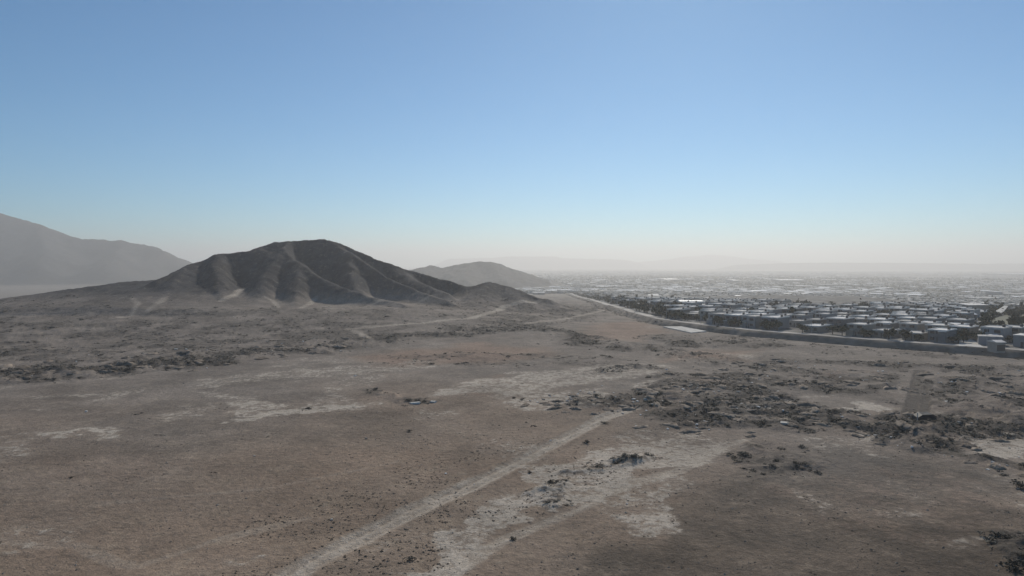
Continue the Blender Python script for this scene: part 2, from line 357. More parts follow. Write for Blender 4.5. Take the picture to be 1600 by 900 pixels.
# ------------------------------------------------------------------ mesh helpers
def np_mesh(name, V, F, mat=None, smooth=False, colors=None):
    V = np.asarray(V, np.float32); F = np.asarray(F, np.int32); k = F.shape[1]
    me = bpy.data.meshes.new(name); me.vertices.add(len(V)); me.vertices.foreach_set('co', V.ravel())
    me.loops.add(F.size); me.loops.foreach_set('vertex_index', F.ravel())
    me.polygons.add(len(F)); me.polygons.foreach_set('loop_start', np.arange(0, F.size, k, dtype=np.int32))
    me.update(calc_edges=True)
    me.polygons.foreach_set('use_smooth', np.full(len(F), smooth))
    for an, c in (colors or {}).items():
        a = me.attributes.new(an, 'FLOAT_COLOR', 'POINT'); c = np.asarray(c, np.float32)
        if c.shape[1] == 3: c = np.hstack([c, np.ones((len(c), 1), np.float32)])
        a.data.foreach_set('color', c.ravel())
    if mat: me.materials.append(mat)
    me.update(); return me
def link(name, me, parent=None, loc=(0, 0, 0), rz=0.0, sc=(1, 1, 1)):
    o = bpy.data.objects.new(name, me); col.objects.link(o); o.location = loc; o.rotation_euler = (0, 0, rz); o.scale = sc
    if parent is not None: o.parent = parent
    return o
def tag(o, label=None, cat=None, group=None, kind=None):
    for k, v in (('label', label), ('category', cat), ('group', group), ('kind', kind)):
        if v: o[k] = v
    return o
def grid_faces(nr, nc):
    i = np.arange(nr - 1)[:, None] * nc + np.arange(nc - 1)[None, :]
    return np.stack([i, i + 1, i + nc + 1, i + nc], -1).reshape(-1, 4)
BOXV = np.array([(-.5, -.5, 0), (.5, -.5, 0), (.5, .5, 0), (-.5, .5, 0), (-.5, -.5, 1), (.5, -.5, 1), (.5, .5, 1), (-.5, .5, 1)])
BOXF = np.array([(0, 1, 5, 4), (1, 2, 6, 5), (2, 3, 7, 6), (3, 0, 4, 7), (4, 5, 6, 7), (3, 2, 1, 0)])
def boxes(lst):
    """list of (x0,x1,y0,y1,z0,z1) joined in one mesh's arrays"""
    V, F = [], []
    for i, (x0, x1, y0, y1, z0, z1) in enumerate(lst):
        V.append(np.array([x0, y0, z0]) + (BOXV + [.5, .5, 0]) * [x1 - x0, y1 - y0, z1 - z0]); F.append(BOXF + 8 * i)
    return np.vstack(V), np.vstack(F)

# ------------------------------------------------------------------ ground sheet
def soil_attrs(x, y, scrub, z=None):
    pale = blend(PALE, x, y, 2.2, .012, 31); tr = track_mask(x, y); pale = np.maximum(pale * (1 - .55 * scrub), tr * .45)
    d = np.hypot(x, y)
    # wind-blown streaks of fine sand on the open plain
    st = fbm(x, y * .6, 16, 4, 91); pale = np.maximum(pale, .28 * sstep(.60, .74, st) * sstep(60, 110, d) * sstep(420, 200, d) * (1 - scrub))
    red = blend(RED, x, y, 3.0, .03, 41, 18)
    dark = np.clip(scrub * (.2 + 1.35 * sstep(.38, .6, fbm(x, y, 11, 3, 71))), 0, 1)
    rm_ = rut_mask(x, y); dark = np.maximum(dark, 1.25 * rm_); pale = pale * (1 - .9 * rm_)
    csd = city_sd(x, y); city = sstep(1.5, -2, csd)
    dark = dark * (1 - city); pale = pale * (1 - city)
    umber = blend(UMBER, x, y, 3.0, .04, 47, 14); grey = sstep(120, 250, d + (fbm(x, y, 60, 3, 57) - .5) * 110 + sstep(-20, 60, x) * 30) * (1 - red)
    return np.stack([pale, red * (1 - city), dark, umber], -1), np.stack([np.zeros_like(x), city, grey, tr * (1 - city)], -1)
def build_ground():
    rr = [0.001]; r = 14.0
    while r < 18000:
        rr.append(r)
        px = max(36 * 683 * 1.05 / r ** 2, 0)                               # rows per metre needed by the view from the air
        r += 1.0 / (px + 26.0 / r) if r > 48 else 4.0
    rr.append(18000.0)
    az = np.concatenate([np.linspace(R(-44), R(44), 920), np.linspace(R(44), R(316), 56)[1:-1]])
    rr = np.array(rr); nr, nc = len(rr), len(az)
    X = rr[:, None] * np.sin(az)[None, :]; Y = rr[:, None] * np.cos(az)[None, :]
    x, y = X.ravel(), Y.ravel(); sc = scrub_mask(x, y); z = terrain(x, y, sc)
    soil, zn = soil_attrs(x, y, sc)
    i = np.arange(nr - 1)[:, None] * nc; j = np.arange(nc)[None, :]; j2 = (j + 1) % nc
    F = np.stack([i + j, i + nc + j, i + nc + j2, i + j2], -1).reshape(-1, 4)
    me = np_mesh('ground', np.stack([x, y, z], -1), F, SOIL, True, {'soil': soil, 'zone': zn})
    print('ground', nr, nc, len(F))
    return tag(link('ground', me), kind='structure')
build_ground()

# ------------------------------------------------------------------ hills
SECOND = [([(622, 426, 2520), (652, 418.5, 2520), (672, 415, 2528), (692, 418, 2537), (712, 413, 2545), (740, 409.5, 2545), (752, 408, 2545), (768, 409, 2545), (792, 417, 2528), (822, 430, 2503), (850, 438, 2478)], .42),
          ([(740, 410, 2545), (730, 424, 2394), (722, 436, 2226)], .36), ([(775, 411, 2545), (778, 426, 2394), (785, 437, 2226)], .36), ([(672, 415, 2528), (660, 428, 2394), (650, 438, 2226)], .34), ([(715, 413, 2545), (700, 428, 2394)], .36), ([(800, 420, 2512), (812, 434, 2394)], .3)]
FARLEFT = [([(-420, 350, 3681), (-200, 344, 3681), (-60, 338, 3648), (0, 335, 3617), (22, 338, 3617), (48, 344.5, 3617), (62, 352, 3600), (85, 359.5, 3600), (112, 366.5, 3600), (138, 373.5, 3600), (165, 374, 3600), (190, 377.5, 3600), (222, 382, 3600), (245, 387, 3583), (268, 401, 3568), (296, 414, 3552), (340, 424, 3519)], .5),
           ([(0, 335, 3617), (-40, 380, 3280), (-60, 414, 3000)], .45), ([(62, 352, 3600), (70, 386, 3321), (60, 415, 3041)], .45), ([(190, 377, 3600), (180, 400, 3360), (160, 416, 3120)], .42), ([(-200, 344, 3681), (-240, 385, 3280)], .45)]
FARMESA = [([(700, 404, 13500), (770, 402, 13500), (800, 400, 13500), (868, 400, 13500), (880, 403, 13500), (975, 405, 13500), (1000, 411, 13500)], .5)]
FARPEAK = [([(1000, 409, 15000), (1060, 402, 15000), (1100, 398, 15000), (1112, 397, 15000), (1130, 398, 15000), (1160, 402, 15000), (1220, 408, 15000)], .45)]
FARRIGHT = [([(1150, 413.1, 10500), (1250, 410.1, 10500), (1300, 409.6, 10500), (1450, 410.6, 10500), (1540, 411.6, 10500), (1620, 410.6, 10500), (1750, 409.6, 10500), (1900, 411.6, 10500)], .25)]
def build_hill(name, ridges, x0, x1, y0, y1, nx, ny, kk, soft, rough, rock, label):
    xs, ys = np.linspace(x0, x1, nx), np.linspace(y0, y1, ny); X, Y = np.meshgrid(xs, ys); x, y = X.ravel(), Y.ravel()
    w = soft * 3.0; wx = x + (fbm(x, y, w * 2, 3, 131) - .5) * w * .7; wy = y + (fbm(x, y, w * 2, 3, 137) - .5) * w * .7
    mz = macro(x, y); v = ridge_height(wx, wy, ridges, kk) - mz; h = soft * np.logaddexp(0, v / soft)
    steep = sstep(soft * .8, soft * 4, h)
    h = h + steep * ((fbm(x, y, soft * 5, 5, 151) - .5) * rough * 2)
    rill = np.abs(vnoise(x / (soft * 2.2), y / (soft * 13), 157) - .5) * 2; rill2 = np.abs(vnoise(x / (soft * 1.1) + y / (soft * 9), y / (soft * 8), 158) - .5) * 2; h -= steep * rough * (.7 * (1 - rill) ** 3 + .4 * (1 - rill2) ** 3)
    edge = np.minimum.reduce([(x - x0) / (x1 - x0), (x1 - x) / (x1 - x0), (y - y0) / (y1 - y0), (y1 - y) / (y1 - y0)])
    h = h * sstep(0, .06, edge); sc = scrub_mask(x, y); base = terrain(x, y, sc)
    z = mz + (base - mz) * (1 - sstep(1, 6, h)) + h - .3
    soil, zn = soil_attrs(x, y, sc); zn[:, 0] = sstep(2, 12, h) * rock * (1 - soil[:, 0])
    soil[:, 2] *= 1 - steep; soil[:, 2] = np.maximum(soil[:, 2], .0)
    me = np_mesh(name, np.stack([x, y, z], -1), grid_faces(ny, nx), SOIL, True, {'soil': soil, 'zone': zn})
    o = tag(link(name, me), kind='structure', label=label)
    return (xs, ys, z.reshape(ny, nx))
hill_grid = build_hill('hill', MAIN, -465, 84, 390, 720, 640, 350, 1.1, 2.0, .6, 1.0, 'dark bare ridged hill rising from the plain')
build_hill('hill', SECOND, -760, 350, 1980, 3060, 240, 190, 2.6, 5.0, 2.5, 1.0, 'smaller hazy hill behind the right shoulder of the dark hill')
build_hill('mountain', FARLEFT, -4940, -1150, 2710, 4580, 240, 140, 11.0, 20.0, 7.0, 1.0, 'high hazy mountain slope fading out on the left')
build_hill('mountain', FARMESA, -2800, 3800, 12900, 14100, 120, 40, 12, 18, 6, 1.0, 'faint flat-topped far ridge behind the smaller hill')
build_hill('mountain', FARPEAK, 1900, 7000, 14200, 15900, 100, 40, 16, 24, 10, 1.0, 'faintest far peak above the hazy city')
build_hill('mountain', FARRIGHT, 2600, 11700, 10000, 11000, 120, 30, 8, 12, 5, 1.0, 'long low far ridge closing the city horizon on the right')
def surf(x, y):
    x = np.atleast_1d(np.asarray(x, float)); y = np.atleast_1d(np.asarray(y, float)); z = terrain(x, y)
    xs, ys, Z = hill_grid
    fx = (x - xs[0]) / (xs[1] - xs[0]); fy = (y - ys[0]) / (ys[1] - ys[0])
    ok = (fx > 0) & (fx < len(xs) - 1) & (fy > 0) & (fy < len(ys) - 1)
    ix = np.clip(fx.astype(int), 0, len(xs) - 2); iy = np.clip(fy.astype(int), 0, len(ys) - 2); tx, ty = fx - ix, fy - iy
    hz = (Z[iy, ix] * (1 - tx) + Z[iy, ix + 1] * tx) * (1 - ty) + (Z[iy + 1, ix] * (1 - tx) + Z[iy + 1, ix + 1] * tx) * ty
    return np.where(ok, np.maximum(z, hz), z)
def proj(x, y, z):
    """pixel of the 1600x900 frame, for choosing which individuals show largest"""
    f = y * math.cos(PITCH) - (z - CAM_H) * math.sin(PITCH); u = y * math.sin(PITCH) + (z - CAM_H) * math.cos(PITCH)
    return 800 + FPX * x / f, 450 - FPX * u / f
ORD = ['zeroth', 'first', 'second', 'third', 'fourth', 'fifth', 'sixth', 'seventh', 'eighth', 'ninth', 'tenth', 'eleventh', 'twelfth', 'thirteenth', 'fourteenth', 'fifteenth', 'sixteenth', 'seventeenth', 'eighteenth', 'nineteenth', 'twentieth']
def ordinal(n):
    if n <= 20: return ORD[n]
    if n >= 100: return 'hundred' if n == 100 else 'hundred-' + ordinal(n - 100)
    tens = {2: 'twenty', 3: 'thirty', 4: 'forty', 5: 'fifty', 6: 'sixty', 7: 'seventy', 8: 'eighty', 9: 'ninety'}[n // 10]
    return tens[:-1] + 'ieth' if n % 10 == 0 else tens + '-' + ORD[n % 10]

# ------------------------------------------------------------------ perimeter road, slab
CONC = tint_mat('pale_concrete', (.50, .475, .43), .38, .22)
def strip(name, line, w0, w1, z, mat, t=.12):
    """a road sheet between offsets w0 and w1 on the inner side of a line"""
    P = np.array(line); T = np.gradient(P, axis=0); T /= np.linalg.norm(T, axis=1)[:, None]; Nn = np.stack([-T[:, 1], T[:, 0]], -1)
    A, B = P + Nn * w0, P + Nn * w1; n = len(P)
    zz = z + macro(P[:, 0], P[:, 1]); V = np.vstack([np.c_[A, zz], np.c_[B, zz], np.c_[A, zz - t], np.c_[B, zz - t]])
    F = []
    for i in range(n - 1):
        F += [(i, i + 1, n + i + 1, n + i), (2 * n + i + 1, 2 * n + i, i, i + 1), (n + i, n + i + 1, 3 * n + i + 1, 3 * n + i)]
    return link(name, np_mesh(name, V, np.array(F), mat))
def resample(P, step):
    P = np.array(P); s = np.r_[0, np.cumsum(np.hypot(*np.diff(P, axis=0).T))]; t = np.arange(0, s[-1], step)
    return np.stack([np.interp(t, s, P[:, 0]), np.interp(t, s, P[:, 1])], -1)
edge_pts = resample(EDGE, 6)
ROADM = tint_mat('dusty_shaded_road', (.40, .365, .32), .55, .07)  # dusty concrete; shadow of the houses put into the darker, blotchy colour
tag(strip('perimeter_road', edge_pts, .8, 6.8, 2.10, ROADM), kind='structure')
BANKM = tint_mat('bank_earth', (.185, .155, .125), .55, .16)
_P = resample(EDGE, 3.0); _T = np.gradient(_P, axis=0); _T /= np.linalg.norm(_T, axis=1)[:, None]; _N = np.stack([-_T[:, 1], _T[:, 0]], -1); _m = macro(_P[:, 0], _P[:, 1]); _n = len(_P)
_prof = [(6.0, 1.9), (1.0, 2.04), (.2, 1.85), (-1.4, .4), (-3.2, -1.0), (-4.6, -1.9)]
_V = np.vstack([np.c_[_P + _N * (a + (rng.normal(0, .6, (_n, 1)) if 0 > a > -4 else 0)), _m + b + (rng.normal(0, .22, _n) if 0 > a > -4 else 0)] for a, b in _prof])
_F = np.array([(r * _n + i, (r + 1) * _n + i, (r + 1) * _n + i + 1, r * _n + i + 1) for r in range(len(_prof) - 1) for i in range(_n - 1)])
tag(link('embankment', np_mesh('embankment', _V, _F, BANKM, True)), kind='structure')
def prism(name, pts, z0, z1, mat):
    P = np.array(pts); n = len(P)
    me = bpy.data.meshes.new(name); V = [(*p, z0) for p in P] + [(*p, z1) for p in P]
    F = [tuple(range(n, 2 * n)), tuple(range(n - 1, -1, -1))] + [(i, (i + 1) % n, n + (i + 1) % n, n + i) for i in range(n)]
    me.from_pydata(V, [], F); me.materials.append(mat); me.update(); return me
sl = GS([(1036, 511), (1064, 510.5), (1104, 518), (1080, 520.5)][::-1], .6)
slab_c = sl.mean(0)
zs = float(surf(*slab_c)[0])
o = link('concrete_slab', prism('concrete_slab', sl - slab_c, -1.2, .5, CONC), loc=(*slab_c, zs))
tag(o, 'bright bare concrete slab on the scrubland in front of the perimeter road', 'slab')

# ------------------------------------------------------------------ houses of the estate
ROOFM = tint_mat('roof_screed', (.66, .62, .565), .25, .45, per_object=.45)
WALLM = [tint_mat('wall_cream', (.30, .275, .24), .1, .6, per_object=.4), tint_mat('wall_grey', (.24, .24, .24), .1, .6, per_object=.4), tint_mat('wall_ochre', (.27, .22, .175), .1, .6, per_object=.4)]
GLASS = tint_mat('window_glass', (.03, .035, .045), .1, 2, rough=.12, spec=.6)
DOORM = tint_mat('door_steel', (.13, .11, .10), .1, 2, rough=.5)
TANKM = tint_mat('tank_plastic', (.06, .06, .065), .1, 2, rough=.5)
WHITEM = tint_mat('white_sheet_metal', (.74, .74, .72), .08, .3, rough=.6, spec=.2)
def cyl(r, h, n=10, z=0., top=.6):
    a = np.arange(n) * 2 * math.pi / n; c = np.stack([np.cos(a), np.sin(a)], -1)
    V = np.vstack([np.c_[c * r, np.full(n, z)], np.c_[c * r, np.full(n, z + h * .82)], np.c_[c * r * top, np.full(n, z + h)], [[0, 0, z + h]]])
    F = []
    for i in range(n):
        j = (i + 1) % n; F += [(i, j, n + j, n + i), (n + i, n + j, 2 * n + j, 2 * n + i), (2 * n + i, 2 * n + j, 3 * n, 3 * n)]
    return V, F
def pyd(name, V, F, mat):
    me = bpy.data.meshes.new(name); me.from_pydata([tuple(v) for v in V], [], [tuple(dict.fromkeys(int(q) for q in f)) for f in F]); me.materials.append(mat); me.update(); return me
def house_kit(kind):
    """part meshes of one house type; x along the row, -y the front"""
    L_, D_, Hh, two = [(7.8, 13.0, 5.2, 1), (7.2, 12.4, 4.9, 1), (8.0, 13.2, 3.1, 0), (7.4, 12.6, 2.9, 0), (8.4, 13.4, 5.7, 1)][kind]
    a, b = L_ / 2, D_ / 2; parts = []
    wl = [(-a, a, -b, b, -.6, Hh)]
    if kind in (0, 4): wl.append((-a, -a * .1, -b - 1.5, -b - .002, -.6, 2.8))           # entrance block
    if kind == 1: wl.append((a * .2, a, -b - 1.1, -b - .002, -.6, Hh - .25))
    if kind == 3: wl.append((-a * .3, a * .6, b + .002, b + 2.2, -.6, 2.5))
    V, F = boxes(wl); parts.append(('wall', V, F, WALLM[kind % 3]))
    rl = [(-a - .15, a + .15, -b - .15, b + .15, Hh + .002, Hh + .18)]
    for (x0, x1, y0, y1) in ((-a - .15, a + .15, -b - .15, -b + .05), (-a - .15, a + .15, b - .05, b + .15), (-a - .15, -a + .05, -b + .052, b - .052), (a - .05, a + .15, -b + .052, b - .052)):
        rl.append((x0, x1, y0, y1, Hh + .182, Hh + .5))
    if kind in (0, 4): rl.append((-a - .12, -a * .1 + .12, -b - 1.62, -b - .16, 2.802, 3.0))
    if kind == 1: rl.append((a * .2 - .1, a + .1, -b - 1.2, -b - .16, Hh - .248, Hh - .05))
    if kind == 3: rl.append((-a * .3 - .1, a * .6 + .1, b + .16, b + 2.3, 2.502, 2.66))
    V, F = boxes(rl); parts.append(('roof', V, F, ROOFM))
    wf = -b - .03
    if kind in (0, 4):
        win = [(-a * .7, -a * .25, 3.9), (a * .2, a * .75, 3.8), (a * .25, a * .7, .9)]
    elif kind == 1: win = [(-a * .75, -a * .3, 3.6), (-a * .1, a * .12, 3.6), (-a * .75, -a * .3, .9)]
    else: win = [(-a * .8, -a * .4, .9), (a * .35, a * .8, .9)]
    for x0, x1, z0 in win:
        V, F = boxes([(x0, x1, wf, wf + .05, z0, z0 + 1.25)]); parts.append(('window', V, F, GLASS))
    V, F = boxes([(-.05 * a, .12 * a, wf, wf + .05, 0, 2.1)]); parts.append(('door', V, F, DOORM))
    V, F = cyl(.62, 1.3, 9); V = V + np.array([a * .55, b * .3, Hh + .18]); parts.append(('water_tank', V, F, TANKM))
    return [(n, pyd(n, V, F, m)) for n, V, F, m in parts], (L_, D_, Hh)
KITS = [house_kit(k) for k in range(5)]
row0 = GS([(1100, 508.5), (1600, 548.5)], 2.0); ax = (row0[1] - row0[0]); ax = ax / np.linalg.norm(ax); nx_ = np.array([-ax[1], ax[0]])   # along the rows / away from the plain
if nx_[1] < 0: nx_ = -nx_
row_ang = math.atan2(ax[1], ax[0])
def city_pt(s, t): return row0[0] + ax * s + nx_ * t
PARK = GS([(1520, 506), (1545, 494), (1572, 486), (1700, 486), (1700, 540), (1600, 528), (1545, 520)], 2.0)
MOUND = GS([(1225, 484), (1350, 486), (1345, 474), (1300, 471), (1240, 475)], 2.0)
cand = []
row_off = [14.6]
while row_off[-1] < 2600: row_off.append(row_off[-1] + (13.4 + 1.4 if len(row_off) % 2 == 0 else 13.4 + 7.6) + min(row_off[-1] * .004, 4))
for r_i, t in enumerate(row_off):
    n_s = int(4000 / 11.2)
    for j in range(-n_s, n_s):
        s = j * 11.2 + (2.8 * (r_i % 3)) + rnd.uniform(-.8, .8)
        if (j % 11) == 4: continue                                         # cross street
        p = city_pt(s + rnd.uniform(-.9, .9), t + rnd.uniform(-1.3, 1.3))
        if p[1] < 150 or abs(p[0]) > p[1] * 1.05 + 40 or p[1] > 1900: continue
        cand.append((r_i, s, p[0], p[1]))
C_ = np.array([(c[2], c[3]) for c in cand]); sd = city_sd(C_[:, 0], C_[:, 1]); pk = poly_sd(C_[:, 0], C_[:, 1], PARK); mk = poly_sd(C_[:, 0], C_[:, 1], MOUND)
bend = GS([(880, 452), (943, 476), (1000, 491), (1060, 504), (1060, 488), (1000, 474), (940, 462)], 2.0); bk = poly_sd(C_[:, 0], C_[:, 1], bend)
BRIGHT = [  # px, py of the roof, width px, depth m, height m, what it looks like
    (1078, 469, 35, 10, 6, 'long brilliant white roof behind the first houses, above the concrete slab'),
    (1152, 462, 9, 10, 6, 'bright white roof right of the long white one'), (1155, 465.5, 7, 7, 5, 'small white roof just below the bright roof right of the long one'),
    (842, 457, 19, 9, 4, 'long low white building alone at the foot of the hill'), (868, 446, 30, 14, 5, 'far pale building row at the left end of the city'),
    (1145, 440, 9, 30, 9, 'tall white block far out in the haze'), (1045, 437.5, 24, 30, 6, 'wide pale roof far out near the hills'),
    (1232, 439.5, 36, 26, 8, 'wide pale hall roof far out in mid city'), (1228, 459, 11, 12, 5, 'white roof, left one of a pair in mid city'),
    (1253, 459, 12, 12, 5, 'white roof, right one of a pair in mid city'), (1020, 461, 16, 10, 5, 'white roof near the road at the left of the estate'),
    (1120, 450, 26, 14, 6, 'thin pale long roof above the brilliant white one'), (1380, 451, 16, 14, 6, 'long pale roof in the hazy part of the city'),
    (1449, 475.5, 12, 9, 5, 'white shed roof left of the pale hall on the right'), (1475, 476, 6, 9, 5, 'little white roof beside the pale hall on the right'),
    (1513, 474, 28, 22, 7, 'large pale hall with broad roof on the right'), (1513, 489, 14, 6, 4, 'white strip roof in front of the pale hall'),
    (1498, 484, 13, 6, 4, 'grey white strip roof left of the pale hall front'), (1535, 466, 36, 10, 6, 'long white roof behind the pale hall'),
    (1557, 531, 11, 5, 4.2, 'small bright canopy roof above the shade-grey wall'), (1551, 522, 9, 5, 3.5, 'small white roof behind the shade-grey walled building'),
    (1580, 430, 44, 30, 7, 'very long pale roof far out on the right'), (1553, 458, 7, 14, 9, 'white upright block far right in the city'), (1585, 460, 26, 16, 5, 'pale broad roof at the far right of the city'),
    (1290, 446, 26, 18, 6, 'pale warehouse roof far behind the tree-covered mound'), (1180, 455, 14, 14, 5, 'pale roof halfway between slab and horizon'),
    (960, 452, 22, 14, 5, 'pale roof where the road meets the hazy city edge'), (1430, 438, 30, 22, 6, 'dim pale roof far out right of centre'),
]
BR = np.array([G(b[0], b[1], 2 + b[4]) for b in BRIGHT]); BRW = np.array([b[2] * np.hypot(*p) / FPX for b, p in zip(BRIGHT, BR)])
dbr = np.min(np.hypot(C_[:, None, 0] - BR[None, :, 0], C_[:, None, 1] - BR[None, :, 1]) - BRW[None] * .5, axis=1)
ENDB = GS([(1530, 541.5), (1569, 543)], 2.0)
okc = (sd < -14.0) & (pk > 5) & (mk > 3) & (dbr > 6) & ((bk > 0) | (rng.random(len(C_)) < .25)) & ~((C_[:, 0] > 175) & (sd > -19) & (proj(C_[:, 0], C_[:, 1], 2.)[0] > 1490))
cand = [dict(row=c[0], s=c[1], x=c[2], y=c[3], d=math.hypot(c[2], c[3])) for c, k in zip(cand, okc) if k]
# loosen the far estate: lots stay empty here and there
cand = [c for c in cand if rnd.random() > (.04 if c['d'] < 450 else .13)]
for c in cand:
    near = c['d'] < 420
    c['kind'] = rnd.choices(range(5), (5, 4, 2, 2, 2) if near else (3, 3, 3, 3, 1))[0]
    c['px'], c['py'] = proj(c['x'], c['y'], 4. + float(macro(c['x'], c['y'])))
vis = sorted([c for c in cand if -10 < c['px'] < 1612], key=lambda c: c['d'])
indiv = vis[:300]; ids = {id(c) for c in indiv}; rest = [c for c in cand if id(c) not in ids]
rows = {}
for c in indiv: rows.setdefault(c['row'], []).append(c)
KN = ['two-storey cream house', 'two-storey grey house', 'low ochre house', 'low cream house', 'tall grey house']
def place_kit(kit, name, loc, rz):
    e = bpy.data.objects.new(name, None); col.objects.link(e); e.location = loc; e.rotation_euler = (0, 0, rz); e.empty_display_size = 1
    for n, me in kit: link(n, me, e)
    return e
first_row = min(rows)
for rr_, lst in sorted(rows.items()):
    lst.sort(key=lambda c: -c['px'])
    for n, c in enumerate(lst):
        e = place_kit(KITS[c['kind']][0], 'house', (c['x'], c['y'], 2.0 + float(macro(c['x'], c['y']))), row_ang + rnd.uniform(-.02, .02))
        tag(e, f"{KN[c['kind']]}, {ordinal(n + 1)} from the right in {ordinal(rr_ - first_row + 1)} row from the perimeter road", 'house', 'houses of the estate')
# the remaining houses of the city, joined
V0, F0, T0 = [], [], []
def add_block(x, y, l, d, h, ang, roof, wall, z=2.0):
    z = z + float(macro(x, y)); b = BOXV * [l, d, h + 1.2] - [0, 0, 1.2]; ca, sa = math.cos(ang), math.sin(ang)
    v = np.stack([b[:, 0] * ca - b[:, 1] * sa + x, b[:, 0] * sa + b[:, 1] * ca + y, b[:, 2] + z], -1)
    k = len(V0) * 12
    V0.append(np.vstack([v, v[4:]])); F0.append(np.array([(0, 1, 5, 4), (1, 2, 6, 5), (2, 3, 7, 6), (3, 0, 4, 7), (8, 9, 10, 11)]) + k)
    T0.append(np.vstack([np.tile(wall, (8, 1)), np.tile(roof, (4, 1))]))
def tones():
    g = rnd.choice((.20, .27, .34, .42, .50, .70)); w = rnd.choice((.18, .25, .33, .42))
    return np.array([g * 1.04, g, g * .93]), np.array([w * 1.05, w, w * .9])
for c in rest:
    l, d, h = KITS[c['kind']][1]; hl = l * .62
    for sg in (-1, 1):
        if rnd.random() < .06: continue
        q = np.array([c['x'], c['y']]) + ax * sg * (hl * .5 + .15) + nx_ * rnd.uniform(-1.2, 1.2)
        add_block(q[0], q[1], hl * rnd.uniform(.8, 1.0), d * rnd.uniform(.65, 1.0), rnd.choice((2.8, 3.0, 3.2, 5.2, 5.8)), row_ang, *tones())
n_far = 0
while n_far < 24000:
    d = 1750 + (9000 - 1750) * rnd.random() ** 1.35; a = R(rnd.uniform(-3, 42)); x, y = d * math.sin(a), d * math.cos(a)
    n_far += 1
    if fbm(x, y, 260, 3, 201) < .43: continue
    big = rnd.random() < .05
    ro, wa = tones()
    if big: ro = np.array([.8, .8, .79]) * rnd.uniform(.8, 1.05)
    s = 1 + (d - 1750) / 4500
    add_block(x, y, (rnd.uniform(28, 60) if big else rnd.uniform(8, 16)) * s, (rnd.uniform(14, 30) if big else rnd.uniform(7, 12)) * s, rnd.uniform(5, 8) if big else rnd.uniform(2.6, 6), row_ang * .4 + rnd.choice((0, 1.5708)), ro, wa)
FARM = attr_mat('far_house_paint')
o = link('far_houses', np_mesh('far_houses', np.vstack(V0), np.vstack(F0), FARM, False, {'tint': np.vstack(T0)}))
tag(o, 'mass of small pale flat-roofed houses filling the hazy city', 'houses', kind='stuff')

# larger bright buildings
def hall_kit(l, d, h, whitest):
    V, F = boxes([(-l / 2, l / 2, -d / 2, d / 2, -.6, h - .8)]); w = pyd('wall', V, F, WALLM[0] if whitest < 1 else WALLM[1])
    a, b = l / 2 + .3, d / 2 + .3; z0, z1 = h - .798, h
    V = [(-a, -b, z0), (a, -b, z0), (a, b, z0), (-a, b, z0), (-a, -b, z0 + .15), (a, -b, z0 + .15), (a, b, z0 + .15), (-a, b, z0 + .15), (-a, 0, z1), (a, 0, z1)]
    F = [(0, 1, 5, 4), (2, 3, 7, 6), (4, 5, 9, 8), (6, 7, 8, 9), (1, 2, 6, 9, 5), (3, 0, 4, 8, 7), (3, 2, 1, 0)]
    parts = [('wall', w), ('roof', pyd('roof', V, F, WHITEM if whitest else ROOFM))]
    V, F = boxes([(-1.6, 1.6, -d / 2 - .04, -d / 2 + .02, 0, min(3.2, h * .6))]); parts.append(('door', pyd('door', V, F, DOORM)))
    return parts
for (px, py, wpx, dep, h, lab), p, w in zip(BRIGHT, BR, BRW):
    white = 0 if 'grey' in lab or 'dim' in lab or ('pale' in lab and rnd.random() < .4) else 1
    e = place_kit(hall_kit(w, dep * max(1, np.hypot(*p) / 700), h * max(1, (np.hypot(*p) / 900) ** .5), white), 'hall' if wpx > 14 else 'shed', (p[0], p[1], 2.0 + float(macro(*p))), rnd.uniform(-.08, .08))
    tag(e, lab, 'building', 'bright roofed buildings of the city')
# two blocks at the open end of the front row and the street between
SHADEW = tint_mat('wall_shaded_white', (.24, .245, .26), .08, .5)  # a white wall, its shade put into the blue-grey colour
for (pa, pb, h, lab, m) in (((1531, 541.5), (1569, 543.5), 3.4, 'low building with white wall coloured shade-grey at the right end of the front row', SHADEW), ((1571, 543.5), (1600, 546), 4.6, 'dark square house at the right edge beside the shade-grey wall', WALLM[1])):
    A, B = np.array(G(*pa, 2.0)), np.array(G(*pb, 2.0)); mid = (A + B) / 2; dv = B - A; L_ = np.linalg.norm(dv); ang = math.atan2(dv[1], dv[0]); nn = np.array([-dv[1], dv[0]]) / L_
    mid = mid + nn * 12.0; s = np.linalg.norm(mid) / np.linalg.norm((A + B) / 2); dep = 8.0
    V, F = boxes([(-L_ * s / 2, L_ * s / 2, -dep / 2, dep / 2, -.6, h)]); kit = [('wall', pyd('wall', V, F, m))]
    V, F = boxes([(-L_ * s / 2 - .15, L_ * s / 2 + .15, -dep / 2 - .15, dep / 2 + .15, h + .002, h + .3)]); kit.append(('roof', pyd('roof', V, F, ROOFM)))
    V, F = boxes([(-.6, .4, -dep / 2 - .04, -dep / 2 + .02, 0, 2.1)]); kit.append(('door', pyd('door', V, F, DOORM)))
    tag(place_kit(kit, 'house', (*mid, 2.0), ang), lab, 'house', 'houses of the estate')
st = GS([(1498, 541), (1536, 542.5), (1524, 534), (1508, 524), (1500, 524)], 2.0)  # pale sheet cut to the sunlit part of the street
tag(link('street', prism('street', st, 1.9, 2.14, CONC)), kind='structure')
sr = GS([(1519, 507), (1528, 507), (1568, 493), (1575, 489), (1569, 488.5), (1560, 491)], 2.0)
tag(link('street', prism('street', sr, 1.9, 2.12, CONC)), kind='structure')

